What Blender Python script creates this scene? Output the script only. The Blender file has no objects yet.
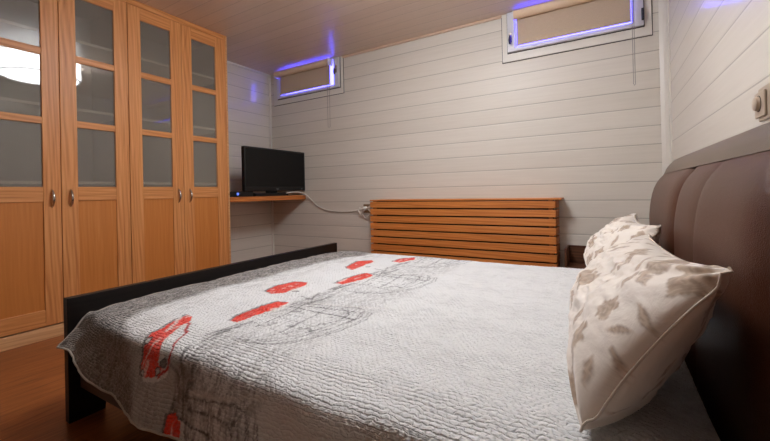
import bpy, bmesh, math, random
import numpy as np
from mathutils import Vector, Matrix
random.seed(7)
rng = np.random.RandomState(11)
SC = bpy.context.scene
COL = SC.collection
ZO = 0.871            # everything is laid out with z = 0 at eye height, then raised so the floor is z = 0

# ------------------------------------------------------------------ camera
def make_camera():
    yaw, pit, rol = math.radians(30.6962), math.radians(0.21167), math.radians(-1.27319)
    F = Vector((-math.sin(yaw)*math.cos(pit), math.cos(yaw)*math.cos(pit), math.sin(pit)))
    R = Vector((math.cos(yaw), math.sin(yaw), 0)); U = R.cross(F)
    R2 = R*math.cos(rol)+U*math.sin(rol); U2 = -R*math.sin(rol)+U*math.cos(rol)
    cd = bpy.data.cameras.new('camera'); co = bpy.data.objects.new('camera', cd); COL.objects.link(co)
    m = Matrix((R2, U2, -F)).transposed().to_4x4(); m.translation = Vector((0, 0, ZO))
    co.matrix_world = m
    cd.sensor_width = 36; cd.lens = 371.01/770*36; cd.shift_y = -(220.5-190.44)/770
    cd.clip_start = 0.02
    SC.camera = co
make_camera()

# ------------------------------------------------------------------ world (dusk daylight outside) and exposure
w = bpy.data.worlds.new('dusk'); SC.world = w; w.use_nodes = True
bg = w.node_tree.nodes['Background']
bg.inputs[0].default_value = (0.075, 0.070, 1.0, 1); bg.inputs[1].default_value = 6.5
LAMP_STRENGTH = 12.0
vs = SC.view_settings
vs.view_transform = 'Standard'; vs.look = 'None'; vs.gamma = 1; vs.use_curve_mapping = False
vs.exposure = 1.25
SC.cycles.use_denoising = True

# ------------------------------------------------------------------ material helpers
def lin(r, g, b):
    f = lambda c: (c/255/12.92) if c/255 <= 0.04045 else ((c/255+0.055)/1.055)**2.4
    return (f(r), f(g), f(b), 1)
class M:
    def __init__(s, name):
        s.m = bpy.data.materials.new(name); s.m.use_nodes = True
        s.t = s.m.node_tree; s.b = s.t.nodes['Principled BSDF']; s.out = s.t.nodes['Material Output']
    def n(s, typ, **kw):
        nd = s.t.nodes.new(typ)
        for k, v in kw.items():
            if k.startswith('i_'): nd.inputs[k[2:].replace('_', ' ')].default_value = v
            else: setattr(nd, k, v)
        return nd
    def l(s, a, b): s.t.links.new(a, b)
    def coord(s, scale=(1, 1, 1), kind='Object', rot=(0, 0, 0)):
        tc = s.n('ShaderNodeTexCoord'); mp = s.n('ShaderNodeMapping')
        mp.inputs['Scale'].default_value = scale; mp.inputs['Rotation'].default_value = rot
        s.l(tc.outputs[kind], mp.inputs['Vector']); return mp.outputs['Vector']
    def noise(s, vec, scale, detail=4, rough=.55, dist=0):
        nd = s.n('ShaderNodeTexNoise'); nd.inputs['Scale'].default_value = scale; nd.inputs['Detail'].default_value = detail
        nd.inputs['Roughness'].default_value = rough; nd.inputs['Distortion'].default_value = dist
        s.l(vec, nd.inputs['Vector']); return nd.outputs['Fac']
    def ramp(s, fac, stops):
        r = s.n('ShaderNodeValToRGB'); e = r.color_ramp.elements
        e[0].position, e[0].color = stops[0]; e[1].position, e[1].color = stops[-1]
        for p, c in stops[1:-1]:
            q = e.new(p); q.color = c
        s.l(fac, r.inputs['Fac']); return r.outputs['Color']
    def mix(s, fac, a, b, mode='MIX'):
        nd = s.n('ShaderNodeMix', data_type='RGBA', blend_type=mode)
        for sock, v in ((0, fac), (6, a), (7, b)):
            if hasattr(v, 'is_output') or isinstance(v, bpy.types.NodeSocket): s.l(v, nd.inputs[sock])
            else: nd.inputs[sock].default_value = v
        return nd.outputs[2]
    def math(s, op, a, b=None, clamp=False):
        nd = s.n('ShaderNodeMath', operation=op); nd.use_clamp = clamp
        for i, v in enumerate((a, b)):
            if v is None: continue
            if isinstance(v, bpy.types.NodeSocket): s.l(v, nd.inputs[i])
            else: nd.inputs[i].default_value = v
        return nd.outputs[0]
    def bump(s, h, strength=.3, dist=.002, prev=None):
        b = s.n('ShaderNodeBump'); b.inputs['Strength'].default_value = strength; b.inputs['Distance'].default_value = dist
        s.l(h, b.inputs['Height'])
        if prev is not None: s.l(prev, b.inputs['Normal'])
        return b.outputs['Normal']
    def set(s, color=None, rough=None, metal=None, spec=None, normal=None, coat=None, coat_rough=None):
        for k, v in (('Base Color', color), ('Roughness', rough), ('Metallic', metal), ('Specular IOR Level', spec), ('Normal', normal), ('Coat Weight', coat), ('Coat Roughness', coat_rough)):
            if v is None: continue
            if isinstance(v, bpy.types.NodeSocket): s.l(v, s.b.inputs[k])
            else: s.b.inputs[k].default_value = v
        return s.m
def plain(name, col, rough=.5, metal=0, spec=.5):
    a = M(name); v = a.noise(a.coord(), 35, 3)
    c = a.mix(a.math('MULTIPLY', v, .12), col, tuple(x*.75 for x in col[:3])+(1,))
    return a.set(c, rough, metal, spec)

def wood(name, light, mid, dark, axis='z', fig=1.0, rough=.42, spec=.35, coat=None):
    a = M(name)
    st = {'x': (.8, 18, 18), 'y': (18, .8, 18), 'z': (18, 18, .8)}[axis]
    fine = {'x': (4, 160, 160), 'y': (160, 4, 160), 'z': (160, 160, 4)}[axis]
    v = a.coord(st); n1 = a.noise(v, .9*max(fig, .6), 5, .6, 1.2)
    wv = a.n('ShaderNodeTexWave', wave_type='BANDS', bands_direction='DIAGONAL')
    wv.inputs['Scale'].default_value = 1.5; wv.inputs['Distortion'].default_value = 10; wv.inputs['Detail'].default_value = 3
    wv.inputs['Detail Scale'].default_value = .6
    a.l(v, wv.inputs['Vector'])
    n2 = a.noise(a.coord(fine), 1.0, 3)
    f = a.math('ADD', a.math('MULTIPLY', n1, .65), a.math('MULTIPLY', wv.outputs['Fac'], .18*fig))
    f = a.math('ADD', f, a.math('MULTIPLY', n2, .25))
    ring = a.n('ShaderNodeTexWave', wave_type='BANDS', bands_direction={'x': 'Z', 'y': 'Z', 'z': 'Y'}[axis]); ring.inputs['Scale'].default_value = 9; ring.inputs['Distortion'].default_value = 13
    ring.inputs['Detail'].default_value = 2; ring.inputs['Detail Scale'].default_value = .35
    a.l(a.coord({'x': (.35, 1, 1), 'y': (1, .35, 1), 'z': (1, 1, .35)}[axis]), ring.inputs['Vector'])
    lines = a.math('POWER', ring.outputs['Fac'], 3.0)
    f = a.math('SUBTRACT', f, a.math('MULTIPLY', lines, .14*fig))
    c = a.ramp(f, [(.20, dark), (.5, mid), (.78, light)])
    return a.set(c, rough, 0, spec, a.bump(n2, .15, .001), coat)

def panelling(name, light, dark, pitch, off, axis, rough, spec, coat=0.0, grain_axis='x', joint=.0026):
    """tongue-and-groove boards: thin darker joints every pitch metres along axis"""
    a = M(name); tc = a.n('ShaderNodeTexCoord'); sp = a.n('ShaderNodeSeparateXYZ'); a.l(tc.outputs['Object'], sp.inputs[0])
    zc = sp.outputs[axis.upper()]
    q = a.math('MULTIPLY', a.math('ADD', zc, -off), 1/pitch)
    fr = a.math('FRACT', q)
    d = a.math('ABSOLUTE', a.math('SUBTRACT', fr, .5))            # .5 at the joint
    j = a.math('GREATER_THAN', d, .5-joint/pitch)
    soft = a.math('MULTIPLY', a.math('SUBTRACT', d, .5-.010/pitch), pitch/.010, True)
    st = {'x': (1.2, 30, 30), 'y': (30, 1.2, 30)}[grain_axis]
    g = a.noise(a.coord(st), 2.2, 5, .6, .4)
    fl = a.math('FLOOR', q)
    wn = a.n('ShaderNodeTexWhiteNoise', noise_dimensions='1D'); a.l(fl, wn.inputs['W'])
    g2 = a.math('ADD', a.math('MULTIPLY', g, .75), a.math('MULTIPLY', wn.outputs['Value'], .2))
    c = a.ramp(g2, [(.2, dark), (.75, light)])
    c = a.mix(a.math('MULTIPLY', j, .50), c, (dark[0]*.22, dark[1]*.2, dark[2]*.18, 1))
    h = a.math('SUBTRACT', 1.0, soft)
    nm = a.bump(h, .35, .003)
    nm = a.bump(g, .06, .001, nm)
    return a.set(c, rough, 0, spec, nm, coat, .12)

WHITEW = lin(222, 215, 204); WHITED = lin(210, 202, 190)
m_wall = panelling('painted_wall_boards', WHITEW, WHITED, .1325, .0325, 'z', .46, .35, .03, 'x')
m_wall_side = panelling('painted_side_wall_boards', WHITEW, WHITED, .1325, .0365, 'z', .30, .5, .6, 'y')
m_ceil = panelling('ceiling_boards', lin(226, 207, 191), lin(211, 189, 172), .125, .01, 'y', .40, .5, .22, 'x', .0016)
m_trim = plain('painted_trim', lin(224, 218, 208), .4)
m_pink = plain('ceiling_trim_paint', lin(214, 184, 160), .45)
m_oak_v = wood('oak_upright', lin(224, 160, 102), lin(208, 140, 82), lin(178, 108, 58), 'z')
m_oak_h = wood('oak_crosswise', lin(222, 158, 100), lin(206, 138, 80), lin(178, 108, 58), 'y')
m_oak_panel = wood('oak_veneer_panel', lin(214, 144, 80), lin(200, 126, 62), lin(184, 112, 52), 'z', .35)
m_oak_pale = wood('pale_oak_plinth', lin(226, 178, 130), lin(210, 160, 112), lin(186, 134, 86), 'y')
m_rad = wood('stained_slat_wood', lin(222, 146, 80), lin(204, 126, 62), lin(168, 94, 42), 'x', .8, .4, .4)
m_rad_shaded = wood('stained_slat_wood_shaded', lin(196, 118, 56), lin(172, 96, 40), lin(132, 68, 26), 'y', .8, .4, .4)  # same slat wood darkened: the shade of the side faces is in the colour
m_floor = None
def floor_mat():
    a = M('parquet_floor'); tc = a.coord((1, 1, 1))
    br = a.n('ShaderNodeTexBrick'); br.inputs['Scale'].default_value = 1; br.inputs['Brick Width'].default_value = 1.1
    br.inputs['Row Height'].default_value = .19; br.inputs['Mortar Size'].default_value = .0012; br.offset = .37
    br.inputs['Color1'].default_value = (.2, .2, .2, 1); br.inputs['Color2'].default_value = (.8, .8, .8, 1); br.inputs['Mortar'].default_value = (0, 0, 0, 1)
    rot = a.coord((1, 1, 1), rot=(0, 0, math.radians(90))); a.l(rot, br.inputs['Vector'])
    g = a.noise(a.coord((22, 2.2, 1)), 1.6, 5, .6, 1.5); g2 = a.noise(a.coord((120, 5, 1)), 1, 3)
    f = a.math('ADD', a.math('MULTIPLY', g, .6), a.math('MULTIPLY', g2, .3))
    bw = a.n('ShaderNodeRGBToBW'); a.l(br.outputs['Color'], bw.inputs[0])
    f = a.math('ADD', f, a.math('MULTIPLY', bw.outputs[0], .12))
    c = a.ramp(f, [(.25, lin(84, 42, 18)), (.5, lin(146, 82, 38)), (.75, lin(180, 112, 60))])
    c = a.mix(a.math('MULTIPLY', br.outputs['Fac'], .6), c, lin(50, 22, 8))
    return a.set(c, .34, 0, .45, a.bump(g2, .08, .001))
m_floor = floor_mat()

def leather(name, c1, c2, rough, spec):
    a = M(name); vo = a.n('ShaderNodeTexVoronoi', feature='DISTANCE_TO_EDGE'); vo.inputs['Scale'].default_value = 330
    a.l(a.coord(), vo.inputs['Vector'])
    n = a.noise(a.coord(), 60, 4); c = a.mix(n, c1, c2)
    h = a.math('MULTIPLY', vo.outputs['Distance'], 3, True)
    return a.set(c, rough, 0, spec, a.bump(h, .35, .0012, a.bump(n, .15, .002)))
m_leather = leather('dark_brown_leather', lin(88, 52, 36), lin(72, 42, 29), .34, .32)
m_roll = leather('grey_brown_leather', lin(114, 98, 84), lin(102, 87, 75), .42, .35)
m_wenge = wood('black_brown_wood', lin(26, 18, 15), lin(19, 13, 11), lin(12, 8, 7), 'y', 1, .38, .3)
m_wenge_x = wood('black_brown_wood_floor_glow', lin(84, 56, 40), lin(66, 42, 30), lin(44, 28, 20), 'x', 1, .38, .4)  # lightened wood: the glow off the floor is put into the colour
m_walnut = wood('dark_walnut', lin(112, 72, 50), lin(92, 57, 38), lin(66, 38, 24), 'x', 1, .45, .35)
m_chrome = plain('brushed_metal', lin(205, 200, 195), .22, 1)
m_black = plain('black_plastic', lin(14, 14, 15), .35, 0, .4)
m_screen = plain('dark_screen', lin(8, 8, 9), .25, 0, .3)
m_white_plastic = plain('white_plastic', lin(225, 220, 210), .4)
m_frame = plain('white_window_frame', lin(216, 214, 216), .32)
m_switch = plain('champagne_switch', lin(186, 168, 148), .35, .3)
m_gap_shade = plain('painted_gap_shade', lin(50, 46, 44), .6)  # dark colour standing in for the shade in narrow gaps
m_steel_dark = plain('dark_steel', lin(70, 70, 74), .35, .8)
m_mattress = plain('white_mattress_fabric', lin(200, 196, 190), .9, 0, .2)
m_led_logo = plain('pale_grey_print', lin(170, 172, 176), .4)

def blind_mat(name, c1, c2, rough=.85):
    a = M(name); n = a.noise(a.coord((1, 1, 1)), 260, 2); n2 = a.noise(a.coord((6, 1, 40)), 6, 3)
    c = a.mix(a.math('ADD', a.math('MULTIPLY', n, .6), a.math('MULTIPLY', n2, .3)), c1, c2)
    return a.set(c, rough, 0, .2, a.bump(n, .25, .001))
m_blind = blind_mat('taupe_blind_fabric', lin(216, 194, 172), lin(164, 144, 126))
m_roller = blind_mat('cream_roller_tube', lin(234, 208, 180), lin(220, 190, 160), .5)

def emit(name, col, strength):
    a = M(name); e = a.n('ShaderNodeEmission'); e.inputs[0].default_value = col; e.inputs[1].default_value = strength
    a.l(e.outputs[0], a.out.inputs['Surface']); return a.m
m_lampglow = emit('lit_lamp_shade', (.93, .965, 1.02, 1), LAMP_STRENGTH)
m_led = emit('blue_led', (.12, .22, 1.0, 1), .55)

def both_sides(a, fr, ior):
    g = a.n('ShaderNodeNewGeometry')          # the same reflectance entering and leaving a thin pane
    a.l(a.math('ADD', a.math('MULTIPLY', g.outputs['Backfacing'], 1/ior-ior), ior), fr.inputs[0])
def cabinet_glass():
    a = M('smoked_cabinet_glass')
    tr = a.n('ShaderNodeBsdfTransparent'); tr.inputs[0].default_value = (.88, .87, .84, 1)
    df = a.n('ShaderNodeBsdfDiffuse'); df.inputs[0].default_value = (.34, .31, .265, 1)
    gl = a.n('ShaderNodeBsdfGlossy'); gl.inputs['Roughness'].default_value = .03; gl.inputs[0].default_value = (1, 1, 1, 1)
    fr = a.n('ShaderNodeFresnel'); both_sides(a, fr, 1.6)
    m1 = a.n('ShaderNodeMixShader'); m1.inputs[0].default_value = .32
    a.l(tr.outputs[0], m1.inputs[1]); a.l(df.outputs[0], m1.inputs[2])
    m2 = a.n('ShaderNodeMixShader'); a.l(fr.outputs[0], m2.inputs[0]); a.l(m1.outputs[0], m2.inputs[1]); a.l(gl.outputs[0], m2.inputs[2])
    a.l(m2.outputs[0], a.out.inputs['Surface']); return a.m
m_glass = cabinet_glass()
def window_glass():
    a = M('window_glass')
    tr = a.n('ShaderNodeBsdfTransparent'); tr.inputs[0].default_value = (.93, .95, .96, 1)
    gl = a.n('ShaderNodeBsdfGlossy'); gl.inputs['Roughness'].default_value = .02
    fr = a.n('ShaderNodeFresnel'); both_sides(a, fr, 1.45)
    m2 = a.n('ShaderNodeMixShader'); a.l(fr.outputs[0], m2.inputs[0]); a.l(tr.outputs[0], m2.inputs[1]); a.l(gl.outputs[0], m2.inputs[2])
    a.l(m2.outputs[0], a.out.inputs['Surface']); return a.m
m_winglass = window_glass()

# ------------------------------------------------------------------ geometry helpers
def new_bm(): return bmesh.new()
def box(bm, x0, x1, y0, y1, z0, z1):
    vs_ = [bm.verts.new((x, y, z)) for x in (x0, x1) for y in (y0, y1) for z in (z0, z1)]
    for f in ((0, 1, 3, 2), (4, 6, 7, 5), (0, 4, 5, 1), (2, 3, 7, 6), (0, 2, 6, 4), (1, 5, 7, 3)):
        bm.faces.new([vs_[i] for i in f])
    return vs_
def prism(bm, pts, y0, y1, axis='y'):
    def P(a, b, y): return {'y': (a, y, b), 'x': (y, a, b), 'z': (a, b, y)}[axis]
    A = [bm.verts.new(P(a, b, y0)) for a, b in pts]; B = [bm.verts.new(P(a, b, y1)) for a, b in pts]
    n = len(pts)
    bm.faces.new(A); bm.faces.new(B[::-1])
    for i in range(n): bm.faces.new((A[i], B[i], B[(i+1) % n], A[(i+1) % n]))
def tube(bm, pts, r, seg=10, cap=True):
    pts = [Vector(p) for p in pts]; rings = []
    up = Vector((0, 0, 1)); n = len(pts)
    rr = r if isinstance(r, (list, tuple)) else [r]*n
    nrm = None
    for i, p in enumerate(pts):
        t = (pts[min(i+1, n-1)]-pts[max(i-1, 0)]).normalized()
        if nrm is None:
            nrm = t.cross(up if abs(t.dot(up)) < .9 else Vector((1, 0, 0))).normalized()
        else: nrm = (nrm-t*nrm.dot(t)).normalized()
        bn = t.cross(nrm)
        rings.append([bm.verts.new(p+(nrm*math.cos(a)+bn*math.sin(a))*rr[i]) for a in [2*math.pi*k/seg for k in range(seg)]])
    for i in range(n-1):
        for k in range(seg):
            bm.faces.new((rings[i][k], rings[i][(k+1) % seg], rings[i+1][(k+1) % seg], rings[i+1][k]))
    if cap: bm.faces.new(rings[0][::-1]); bm.faces.new(rings[-1])
def lathe(bm, prof, c, seg=48, axis='z'):
    rings = []
    for r, h in prof:
        ring = []
        for k in range(seg):
            a = 2*math.pi*k/seg; u, v = r*math.cos(a), r*math.sin(a)
            p = {'z': (u, v, h), 'x': (h, u, v), 'y': (u, h, v)}[axis]
            ring.append(bm.verts.new(Vector(c)+Vector(p)))
        rings.append(ring)
    for i in range(len(rings)-1):
        for k in range(seg): bm.faces.new((rings[i][k], rings[i][(k+1) % seg], rings[i+1][(k+1) % seg], rings[i+1][k]))
    bm.faces.new(rings[0][::-1]); bm.faces.new(rings[-1])
def smooth_path(pts, n=8):
    P = [Vector(p) for p in pts]; P = [P[0]*2-P[1]]+P+[P[-1]*2-P[-2]]; out = []
    for i in range(1, len(P)-2):
        for k in range(n):
            t = k/n; a, b, c, d = P[i-1], P[i], P[i+1], P[i+2]
            out.append(.5*((2*b)+(c-a)*t+(2*a-5*b+4*c-d)*t*t+(-a+3*b-3*c+d)*t**3))
    out.append(P[-2]); return out
WPOS = {}
def root_pos(o): return WPOS.get(o.name, Vector((0, 0, 0)))
def obj(name, bm, mat, parent=None, origin=None, bevel=0, smooth=False, label=None, angle=40):
    """link a bmesh laid out in room coordinates as one mesh object"""
    bmesh.ops.recalc_face_normals(bm, faces=bm.faces[:])
    base = Vector(origin) if origin is not None else (root_pos(parent) if parent else Vector((0, 0, 0)))
    bmesh.ops.translate(bm, verts=bm.verts[:], vec=-base)
    me = bpy.data.meshes.new(name); bm.to_mesh(me); bm.free()
    o = bpy.data.objects.new(name, me); COL.objects.link(o)
    if mat: me.materials.append(mat)
    if parent:
        o.parent = parent; o.location = base-root_pos(parent)
    else: o.location = base
    WPOS[o.name] = base
    if bevel:
        b = o.modifiers.new('bevel', 'BEVEL'); b.width = bevel; b.segments = 2; b.limit_method = 'ANGLE'
    if smooth:
        for p in me.polygons: p.use_smooth = True
        me.set_sharp_from_angle(angle=math.radians(angle))
    if label: o['label'] = label
    return o
def thing(name, label, cat, loc, group=None):
    o = bpy.data.objects.new(name, None); COL.objects.link(o); o.location = loc; o.empty_display_size = .1
    WPOS[o.name] = Vector(loc); o['label'] = label; o['category'] = cat
    if group: o['group'] = group
    return o
def tag(o, label, cat, group=None):
    o['label'] = label; o['category'] = cat
    if group: o['group'] = group
    return o
def struct(name, bm, mat, bevel=0, parent=None, smooth=False):
    o = obj(name, bm, mat, parent, bevel=bevel, smooth=smooth)
    if parent is None: o['kind'] = 'structure'
    return o
def bx(*a):
    bm = new_bm(); box(bm, *a); return bm
def boxes(lst):
    bm = new_bm()
    for a in lst: box(bm, *a)
    return bm

# ------------------------------------------------------------------ room
XL, XR, YB, YF, ZF, ZC = -3.56, .401, 3.248, -2.7, -.871, 1.482
struct('floor', bx(XL-.1, XR+.1, YF-.1, YB+.06, ZF-.1, ZF), m_floor)
struct('ceiling', bx(XL-.1, XR+.1, YF-.1, YB+.06, ZC, ZC+.1), m_ceil)
struct('wall_left', bx(XL-.1, XL, YF-.1, YB, ZF, ZC), m_wall_side)
struct('wall_right', bx(XR, XR+.1, YF-.1, YB, ZF, ZC), m_wall_side)
struct('wall_front', bx(XL, XR, YF-.1, YF, ZF, ZC), m_wall)
W1 = (-3.345, -2.515, 1.175, 1.462); W2 = (-.625, .200, 1.168, 1.462)     # clear openings x0 x1 z0 z1
def back_wall():
    T = YB+.06
    L = [(XL, XR, YB, T, ZF, W1[2]), (XL, W1[0], YB, T, W1[2], ZC), (W1[1], W2[0], YB, T, W1[2], ZC), (W2[1], XR, YB, T, W1[2], ZC),
         (W1[0], W1[1], YB, T, W1[3], ZC), (W2[0], W2[1], YB, T, W2[3], ZC)]
    # split so that both openings are clean
    L = [(XL, XR, YB, T, ZF, 1.168), (XL, W1[0], YB, T, 1.168, ZC), (W1[1], W2[0], YB, T, 1.168, ZC), (W2[1], XR, YB, T, 1.168, ZC),
         (W1[0], W1[1], YB, T, 1.168, W1[2]), (W1[0], W1[1], YB, T, W1[3], ZC), (W2[0], W2[1], YB, T, W2[3], ZC)]
    struct('wall_back', boxes(L), m_wall)
back_wall()
# trims: cornices and corner covers
struct('trim_1', bx(-2.42, -.729, YB-.018, YB, ZC-.022, ZC), m_pink, .004)
struct('trim_2', bx(XL, XL+.018, 2.23, YB, ZC-.022, ZC), m_trim, .004)
struct('trim_3', bx(XL, XL+.02, YB-.02, YB, ZF, ZC-.022), m_trim, .004)
bmc = new_bm(); prism(bmc, [(XR, YB), (XR-.052, YB), (XR-.052, YB-.008), (XR-.03, YB-.016), (XR-.014, YB-.032), (XR-.008, YB-.056), (XR, YB-.056)], ZF, ZC, 'z')
struct('trim_4', bmc, m_trim)
struct('trim_5', bx(XR-.016, XR, YF, YB-.056, ZC-.02, ZC), m_trim, .004)
struct('trim_6', bx(.309, XR-.052, YB-.018, YB, ZC-.022, ZC), m_pink, .004)

def frame_members(x0, x1, y0, y1, z0, z1, wl, wr, wb, wt):
    return boxes([(x0, x0+wl, y0, y1, z0, z1), (x1-wr, x1, y0, y1, z0, z1), (x0+wl, x1-wr, y0, y1, z0, z0+wb), (x0+wl, x1-wr, y0, y1, z1-wt, z1)])
def window(n, cas, op):
    """cas: outer casing x0 x1 z0, op: opening"""
    x0, x1, z0 = cas; a, b, c, d = op
    g = .062
    bm = new_bm()
    # casing boards with mitred look, the shadow gap round it is painted as dark strips
    for q in ((x0, a-.0, YB-.012, YB, z0, ZC-.001), (b+.0, x1, YB-.012, YB, z0, ZC-.001), (a, b, YB-.012, YB, z0, c)): box(bm, *q)
    wn = struct('window_%d' % n, bm, m_trim, .002)
    gap = .006
    obj('gap_shade_strip', boxes([(x0-.005, x0, YB-.004, YB, z0-.005, ZC-.001), (x1, x1+.005, YB-.004, YB, z0-.005, ZC-.001), (x0, x1, YB-.004, YB, z0-.005, z0)]), m_gap_shade, wn)
    obj('sash_frame', frame_members(a-.055, b+.06, YB-.040, YB-.012, c-.024, ZC-.006, .055+.008, .06+.008, .024+.008, .02), m_frame, wn, bevel=.004)
    obj('rebate_shade', boxes([(a-.061, a-.055, YB-.017, YB-.012, c-.03, ZC-.006), (b+.06, b+.066, YB-.017, YB-.012, c-.03, ZC-.006), (a-.055, b+.06, YB-.017, YB-.012, c-.03, c-.024)]), m_gap_shade, wn)  # dark strips painted as the shade in the groove round the sash
    obj('reveal', boxes([(a, a+.006, YB-.012, YB+.06, c, d), (b-.006, b, YB-.012, YB+.06, c, d), (a+.006, b-.006, YB-.012, YB+.06, c, c+.006), (a+.006, b-.006, YB-.012, YB+.06, d-.006, d)]), m_frame, wn)
    obj('glass_pane', bx(a+.006, b-.006, YB+.004, YB+.010, c+.006, d-.006), m_winglass, wn)
    return wn
win1 = window(1, (-3.477, -2.42, 1.086), W1)
win2 = window(2, (-.728, .309, 1.074), W2)
# latches and hinges
def latch(x, z, parent):
    bm = new_bm(); box(bm, x-.012, x+.012, YB-.052, YB-.040, z-.04, z+.04); box(bm, x-.008, x+.008, YB-.072, YB-.052, z-.006, z+.012)
    h = obj('latch', bm, m_chrome, parent, bevel=.003)
    bm = new_bm(); tube(bm, smooth_path([(x, YB-.066, z+.006), (x-.004, YB-.074, z-.03), (x-.002, YB-.068, z-.062)], 5), [.009]*11, 8)
    obj('lever', bm, m_steel_dark, h, smooth=True)
latch(-2.488, 1.345, win1); latch(-.652, 1.262, win2)
obj('hinge', boxes([(.246, .262, YB-.056, YB-.040, 1.176, 1.26), (.250, .258, YB-.060, YB-.056, 1.18, 1.256)]), m_steel_dark, win2, bevel=.002)

def blind(label, x0, x1, f0, f1, zb, zr, chain_x, chain_z, side):
    t = thing('roller_blind', label, 'blind', ((x0+x1)/2, YB-.06, zb), 'roller blinds over the two windows')
    r = .036; yc = YB-.088; zc = zr
    bm = new_bm(); tube(bm, [(x0, yc, zc), (x1, yc, zc)], r, 28)
    obj('roller', bm, m_roller, t, smooth=True)
    bm = new_bm()
    N = 24
    # thin cloth with its own thickness
    box(bm, f0, f1, yc+.024, yc+.026, zb, zc)
    obj('fabric', bm, m_blind, t)
    bm = bx(f0, f1, yc+.018, yc+.032, zb-.004, zb+.014)
    obj('bottom_bar', bm, m_blind, t, bevel=.002)
    obj('bracket', boxes([(x0-.008, x0, yc-.03, YB-.040, zc-.038, zc+.036)]), m_frame, t, bevel=.003)
    obj('bracket', boxes([(x1, x1+.008, yc-.03, YB-.040, zc-.038, zc+.036)]), m_frame, t, bevel=.003)
    bm = new_bm()
    tube(bm, [(chain_x, yc-.028, zc), (chain_x, yc-.030, (zc+chain_z)/2), (chain_x, yc-.030, chain_z+.01), (chain_x+.006, yc-.024, chain_z), (chain_x+.012, yc-.010, chain_z+.01), (chain_x+.012, yc-.008, zc)], .0022, 6)
    obj('pull_chain', bm, plain('chain_plastic', lin(150, 144, 138), .5), t)
blind('cream roller blind half drawn over the smaller-looking window above the television', -3.355, -2.545, -3.312, -2.556, 1.188, 1.424, -2.553, .705, 1)
blind('cream roller blind half drawn over the window nearest the leather headboard', -.612, .20, -.598, .184, 1.181, 1.420, .186, .708, 1)

# ------------------------------------------------------------------ ceiling lamp (off frame, mirrored in the wardrobe glass)
LX, LY, LR = -.93, 1.52, .33
lamp = thing('ceiling_lamp', 'round white drum ceiling lamp mirrored in the leftmost wardrobe glass', 'lamp', (LX, LY, ZC-.2))
bm = new_bm(); lathe(bm, [(LR*.5, ZC-.014), (LR, ZC-.014), (LR, ZC-.19), (LR*.985, ZC-.194)], (LX, LY, 0), 64); obj('shade', bm, m_lampglow, lamp, smooth=True)
bm = new_bm(); lathe(bm, [(LR*.97, ZC-.197), (LR*.93, ZC-.203), (LR*.75, ZC-.209), (LR*.4, ZC-.213), (.01, ZC-.214)], (LX, LY, 0), 64); obj('diffuser', bm, m_lampglow, lamp, smooth=True)
bm = new_bm(); lathe(bm, [(LR*.99, ZC-.1945), (LR*1.006, ZC-.1945), (LR*1.006, ZC-.2), (LR*.975, ZC-.2)], (LX, LY, 0), 64); obj('rim', bm, m_chrome, lamp)
bm = new_bm(); lathe(bm, [(LR*.6, ZC), (LR*.6, ZC-.014)], (LX, LY, 0), 32); obj('ceiling_plate', bm, m_white_plastic, lamp)

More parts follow.
